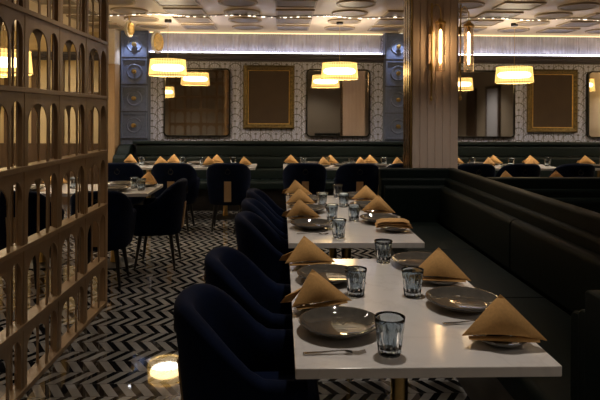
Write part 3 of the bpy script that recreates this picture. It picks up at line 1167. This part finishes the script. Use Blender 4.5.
def napkin_mesh(w_=0.25, h=0.130, d=0.12, seed=0, tail=True):
    """linen square folded to a standing tent; front face looks to -y"""
    rnd = random.Random(seed)
    b = B()
    N = 9
    def tri(Pp, L, R, bulge, nrm, sag=0.0):
        grid = []
        for i in range(N+1):
            row = []
            for j in range(i+1):
                u = i/N
                v = j/i if i else 0
                p = Pp.lerp(L.lerp(R, v), u)
                k = math.sin(PI*u*0.9)*math.sin(PI*v)
                p = p+nrm*bulge*k
                if i == N:
                    p.z = max(0.0, p.z+sag*math.sin(PI*v))
                row.append(b.verts.new(p))
            grid.append(row)
        for i in range(N):
            for j in range(i+1):
                b.faces.new((grid[i][j], grid[i+1][j], grid[i+1][j+1]))
                if j < i:
                    b.faces.new((grid[i][j], grid[i+1][j+1], grid[i][j+1]))
    Pk = Vector(((-0.022 if tail else -0.004)+rnd.uniform(-0.006, 0.006), 0.01, h))
    L = Vector((-w_/2, -0.035, 0.010))
    R = Vector((w_/2, -0.03, 0.004))
    Bk = Vector((0.0, d, 0.0))
    tri(Pk, L, R, 0.028, Vector((0, -1, 0.2)), 0.012)
    tri(Pk, Bk, L, 0.008, Vector((-1, 0.6, 0)))
    tri(Pk, R, Bk, 0.008, Vector((1, 0.6, 0)))
    # the second layer showing as a turned edge under the front
    off = Vector((0.0, -0.010, -0.004))
    L2 = L+Vector((0.020, -0.006, -0.008)); R2 = R+Vector((-0.022, -0.008, -0.003))
    m1 = Pk.lerp(L, 0.45)+Vector((0.01, -0.004, 0)); m2 = Pk.lerp(R, 0.5)+Vector((-0.01, -0.004, 0))
    K = 10
    top = []
    bot = []
    for k in range(K+1):
        t = k/K
        base = L2.lerp(R2, t)+Vector((0, -0.007*math.sin(PI*t), 0.001*math.sin(PI*t)))
        hi = base+Vector((0, 0.016, 0.004+0.010*t))
        top.append(b.verts.new(hi)); bot.append(b.verts.new(base))
    for k in range(K):
        b.faces.new((top[k], top[k+1], bot[k+1], bot[k]))
    if tail:
        t0 = [Vector((-w_/2+0.035, 0.0, 0.055)), Vector((-w_/2-0.005, 0.02, 0.035)), Vector((-w_/2-0.018, 0.04, 0.006)), Vector((-w_/2+0.03, 0.05, 0.002)), Vector((-w_/2+0.07, 0.03, 0.06))]
        b.faces.new([b.verts.new(p) for p in t0])
    bmesh.ops.remove_doubles(b, verts=b.verts[:], dist=1e-4)
    return b
def flat_napkin_mesh():
    b = B()
    rows_ = []
    for layer, (s, z) in enumerate(((1.0, 0.010), (0.97, 0.020), (0.93, 0.031))):
        g = []
        nx, ny = 14, 8
        for j in range(ny+1):
            r = []
            for i in range(nx+1):
                u, v = i/nx-0.5, j/ny-0.5
                zz = z+0.008*math.sin(u*7+layer)*math.cos(v*4)-0.02*(abs(u)*2)**3+0.004*layer
                r.append(b.verts.new((u*0.23*s, v*0.15*s*(1-0.3*abs(u)), max(zz, 0.0+0.005*layer))))
            g.append(r)
        for j in range(ny):
            for i in range(nx):
                b.faces.new((g[j][i], g[j][i+1], g[j+1][i+1], g[j+1][i]))
    return b
def make_napkin(bm_, name='napkin'):
    o = obj(name, bm_, M['napkin'], smooth=True)
    md = o.modifiers.new('thick', 'SOLIDIFY')
    md.thickness = 0.0035
    md.offset = 0
    md2 = o.modifiers.new('soft', 'BEVEL')
    md2.width = 0.001
    md2.segments = 1
    return o
napA = make_napkin(napkin_mesh(seed=3))
napB = make_napkin(napkin_mesh(0.25, 0.126, 0.12, 5, False))
napF = make_napkin(flat_napkin_mesh())

first = {}
def put(proto, x, y, z, rz, label, cat, group, scale=1):
    if proto.name not in first:
        o = proto
        first[proto.name] = 1
    else:
        o = proto.copy()
        COL.objects.link(o)
    o.location = (x, y, z)
    o.rotation_euler = (0, 0, math.radians(rz))
    o.scale = (scale,)*3
    return tag(o, label, cat, group)

GP, GS, GN, GG = 'grey dinner plates', 'grey side plates', 'mustard linen napkins', 'smoky blue tumblers'
F, L_ = 'nearest table', 'longer table'
ZP = T
# nearest table
put(big, 0.205, 1.995, ZP, 0, 'grey dinner plate front left on the nearest table, beside the fork', 'plate', GP)
put(big, 0.215, 2.60, ZP, 0, 'grey dinner plate far left on the nearest table, between two napkins', 'plate', GP)
put(big, 0.710, 2.235, ZP, 0, 'grey dinner plate on the right of the nearest table, behind the front right napkin', 'plate', GP)
put(big, 0.690, 2.835, ZP, 0, 'grey dinner plate far right on the nearest table', 'plate', GP)
put(small, 0.150, 2.24, ZP, 0, 'side plate under the front left napkin on the nearest table', 'plate', GS)
put(small, 0.145, 2.838, ZP, 0, 'side plate under the far left napkin on the nearest table', 'plate', GS)
put(small, 0.725, 1.885, ZP, 0, 'side plate under the front right napkin on the nearest table', 'plate', GS)
put(small, 0.715, 2.555, ZP, 0, 'side plate under the far right napkin on the nearest table', 'plate', GS)
NZ = T+0.0285
put(napA, 0.148, 2.20, NZ, 20, 'tented mustard napkin front left on the nearest table, its tail hanging out', 'napkin', GN)
put(napA, 0.140, 2.80, NZ, 8, 'tented mustard napkin far left on the nearest table', 'napkin', GN)
put(napB, 0.722, 1.86, NZ, -8, 'tented mustard napkin at the front right corner of the nearest table', 'napkin', GN, 1.06)
put(napB, 0.700, 2.525, NZ, -12, 'tented mustard napkin far right on the nearest table', 'napkin', GN, 1.06)
put(tum, 0.343, 1.80, T, 0, 'smoky blue tumbler at the near edge of the nearest table, right of the fork', 'glass', GG, 1.05)
put(tum, 0.312, 2.385, T, 20, 'smoky blue tumbler in the left middle of the nearest table', 'glass', GG)
put(tum, 0.545, 2.37, T, 40, 'smoky blue tumbler in the right middle of the nearest table', 'glass', GG)
put(tum, 0.520, 2.91, T, 10, 'smoky blue tumbler at the far edge of the nearest table', 'glass', GG)
# longer table
for (x, y, lab) in ((0.205, 3.80, 'near left'), (0.21, 4.42, 'middle left'), (0.215, 4.955, 'far left'), (0.69, 4.00, 'near right'), (0.69, 4.59, 'middle right'), (0.69, 5.145, 'far right')):
    put(big, x, y, ZP, 0, 'grey dinner plate, %s setting of the longer table' % lab, 'plate', GP)
for (x, y, r, lab, pr) in ((0.145, 4.045, 6, 'near left', napA), (0.145, 4.665, 10, 'middle left', napB), (0.145, 5.205, 4, 'far left', napA), (0.72, 4.27, -15, 'middle right', napB), (0.715, 4.865, -6, 'far right', napB)):
    put(small, x, y, ZP, 0, 'side plate under the %s napkin of the longer table' % lab, 'plate', GS)
    put(pr, x+(0.008 if x < .5 else .002), y-0.02, NZ, r, 'tented mustard napkin, %s setting of the longer table' % lab, 'napkin', GN)
put(small, 0.725, 3.70, ZP, 0, 'side plate under the flat folded napkin of the longer table', 'plate', GS)
put(napF, 0.725, 3.70, NZ+0.004, -6, 'mustard napkin folded flat, near right corner of the longer table', 'napkin', GN)
for (x, y, lab) in ((0.352, 3.50, 'near left'), (0.362, 4.08, 'middle left'), (0.335, 4.68, 'far left'), (0.515, 4.06, 'near right'), (0.508, 4.66, 'middle right'), (0.512, 5.20, 'farthest')):
    put(tum, x, y, T, x*900, 'smoky blue tumbler, %s on the longer table' % lab, 'glass', GG)

# forks
def fork(lab, loc, rz):
    o = thing('fork', lab, 'fork', loc, rz, 'steel forks')
    b = B()
    # handle along x from 0 to .12
    secs = [(0, 0.006, 0.0045), (0.01, 0.0085, 0.004), (0.06, 0.005, 0.006), (0.11, 0.003, 0.010), (0.13, 0.004, 0.010)]
    rings = [[b.verts.new((x, s*w2, z+dz)) for (s, dz) in ((-1, -0.0012), (1, -0.0012), (1, 0.0012), (-1, 0.0012))] for x, w2, z in secs]
    for A, C in zip(rings, rings[1:]):
        for k in range(4):
            j = (k+1) % 4
            b.faces.new((A[k], A[j], C[j], C[k]))
    b.faces.new(rings[0]); b.faces.new(rings[-1])
    obj('handle', b, M['steel'], o, smooth=True)
    b = B()
    secs = [(0.13, 0.004, 0.010), (0.14, 0.011, 0.007), (0.155, 0.012, 0.0035)]
    rings = [[b.verts.new((x, s*w2, z+dz)) for (s, dz) in ((-1, -0.001), (1, -0.001), (1, 0.001), (-1, 0.001))] for x, w2, z in secs]
    for A, C in zip(rings, rings[1:]):
        for k in range(4):
            j = (k+1) % 4
            b.faces.new((A[k], A[j], C[j], C[k]))
    b.faces.new(rings[0]); b.faces.new(rings[-1])
    for k in range(4):
        y = -0.0105+0.007*k
        tube(b, [(0.153, y, 0.0035), (0.175, y, 0.002), (0.197, y, 0.007)], 0.0015, 6)
    obj('tines', b, M['steel'], o, smooth=True)
    return o
fk = fork('steel fork lying at the near edge of the nearest table', (0.072, 1.80, T), math.radians(2))
dup(fk, (0.58, 2.045, T), math.radians(5), 'steel fork between the right plate and the front right napkin')
dup(fk, (0.18, 2.535, T), math.radians(2), 'steel fork at the left middle of the nearest table')
dup(fk, (0.10, 3.60, T), math.radians(0), 'steel fork at the near left setting of the longer table')

# far tables
def wp(tn, i):
    return ['', 'second ', 'third ', 'fourth ', 'fifth ', 'sixth '][i]
FAR = [('left rear', [-2.19, -1.69, -1.56, -1.02, -0.93, -0.52], [-2.0, -1.42, -1.13, -0.69], [(-1.9, 1), (-1.36, 0), (-1.24, 1), (-0.77, 0)]),
       ('middle rear', [0.16, 0.60, 0.75, 1.13, 1.34, 1.66], [0.32, 0.66, 1.02, 1.5], [(0.45, 1), (0.87, 0), (1.04, 1), (1.40, 0)]),
       ('right rear', [2.62, 2.98, 3.20, 3.60, 3.76], [2.80, 3.38, 3.92], [(2.34, 1), (2.70, 0), (2.92, 1), (3.28, 0)]),
       ('rightmost rear', [4.6, 5.2], [4.75, 5.4], [(4.52, 0), (4.95, 1)])]
for tn, naps, gls, pls in FAR:
    for i, x in enumerate(naps):
        y = 8.20 if i % 2 else 8.56
        put(small, x, y, ZP, 0, 'side plate under napkin %s of the %s table, counting from the left' % (['one', 'two', 'three', 'four', 'five', 'six'][i], tn), 'plate', GS)
        pr = napB if i % 2 else napA
        put(pr, x, y-0.01, NZ, 35 if i % 2 else -25, 'tented mustard napkin on the %s table, %s from its left end' % (tn, ['first', 'second', 'third', 'fourth', 'fifth', 'sixth'][i]), 'napkin', GN, 0.95)
    for i, x in enumerate(gls):
        put(tum, x, 8.38, T, 0, 'tumbler on the %s table, %s from its left end' % (tn, ['first', 'second', 'third', 'fourth'][i]), 'glass', GG, 1.1)
    for i, (x, back) in enumerate(pls):
        put(big, x, 8.55 if back else 8.20, ZP, 0, 'grey dinner plate on the %s table, %s from its left end' % (tn, ['first', 'second', 'third', 'fourth'][i]), 'plate', GP)
# left table
put(napB, -1.36, 5.99, NZ, -30, 'tented mustard napkin at the right end of the left side table', 'napkin', GN, 1.0)
put(small, -1.36, 6.0, ZP, 0, 'side plate at the right end of the left side table', 'plate', GS)
put(napA, -2.30, 6.01, NZ, 10, 'tented mustard napkin on the left table behind the lattice', 'napkin', GN)
put(small, -2.30, 6.03, ZP, 0, 'side plate on the left table behind the lattice', 'plate', GS)
put(big, -1.60, 5.62, ZP, 0, 'grey dinner plate at the near edge of the left side table', 'plate', GP)
put(big, -1.66, 5.98, ZP, 0, 'grey dinner plate at the far side of the left side table', 'plate', GP)
put(big, -2.4, 5.62, ZP, 0, 'grey dinner plate on the left table seen through the lattice', 'plate', GP)
put(tum, -1.36, 5.68, T, 0, 'tumbler near the right corner of the left side table', 'glass', GG, 1.0)
put(tum, -1.46, 5.82, T, 0, 'tumbler in the middle of the left side table', 'glass', GG, 1.0)
put(tum, -2.05, 5.80, T, 0, 'tumbler on the left table behind the lattice', 'glass', GG, 1.0)
# table behind the right booth
for i, (x, y, lab) in enumerate(((2.42, 6.15, 'left'), (2.97, 6.15, 'right'))):
    put(small, x, y, ZP, 0, '%s side plate on the table behind the right booth back' % lab, 'plate', GS)
    put(napB, x, y-0.01, NZ, 10-20*i, '%s mustard napkin peeking over the right booth back' % lab, 'napkin', GN, 1.0)
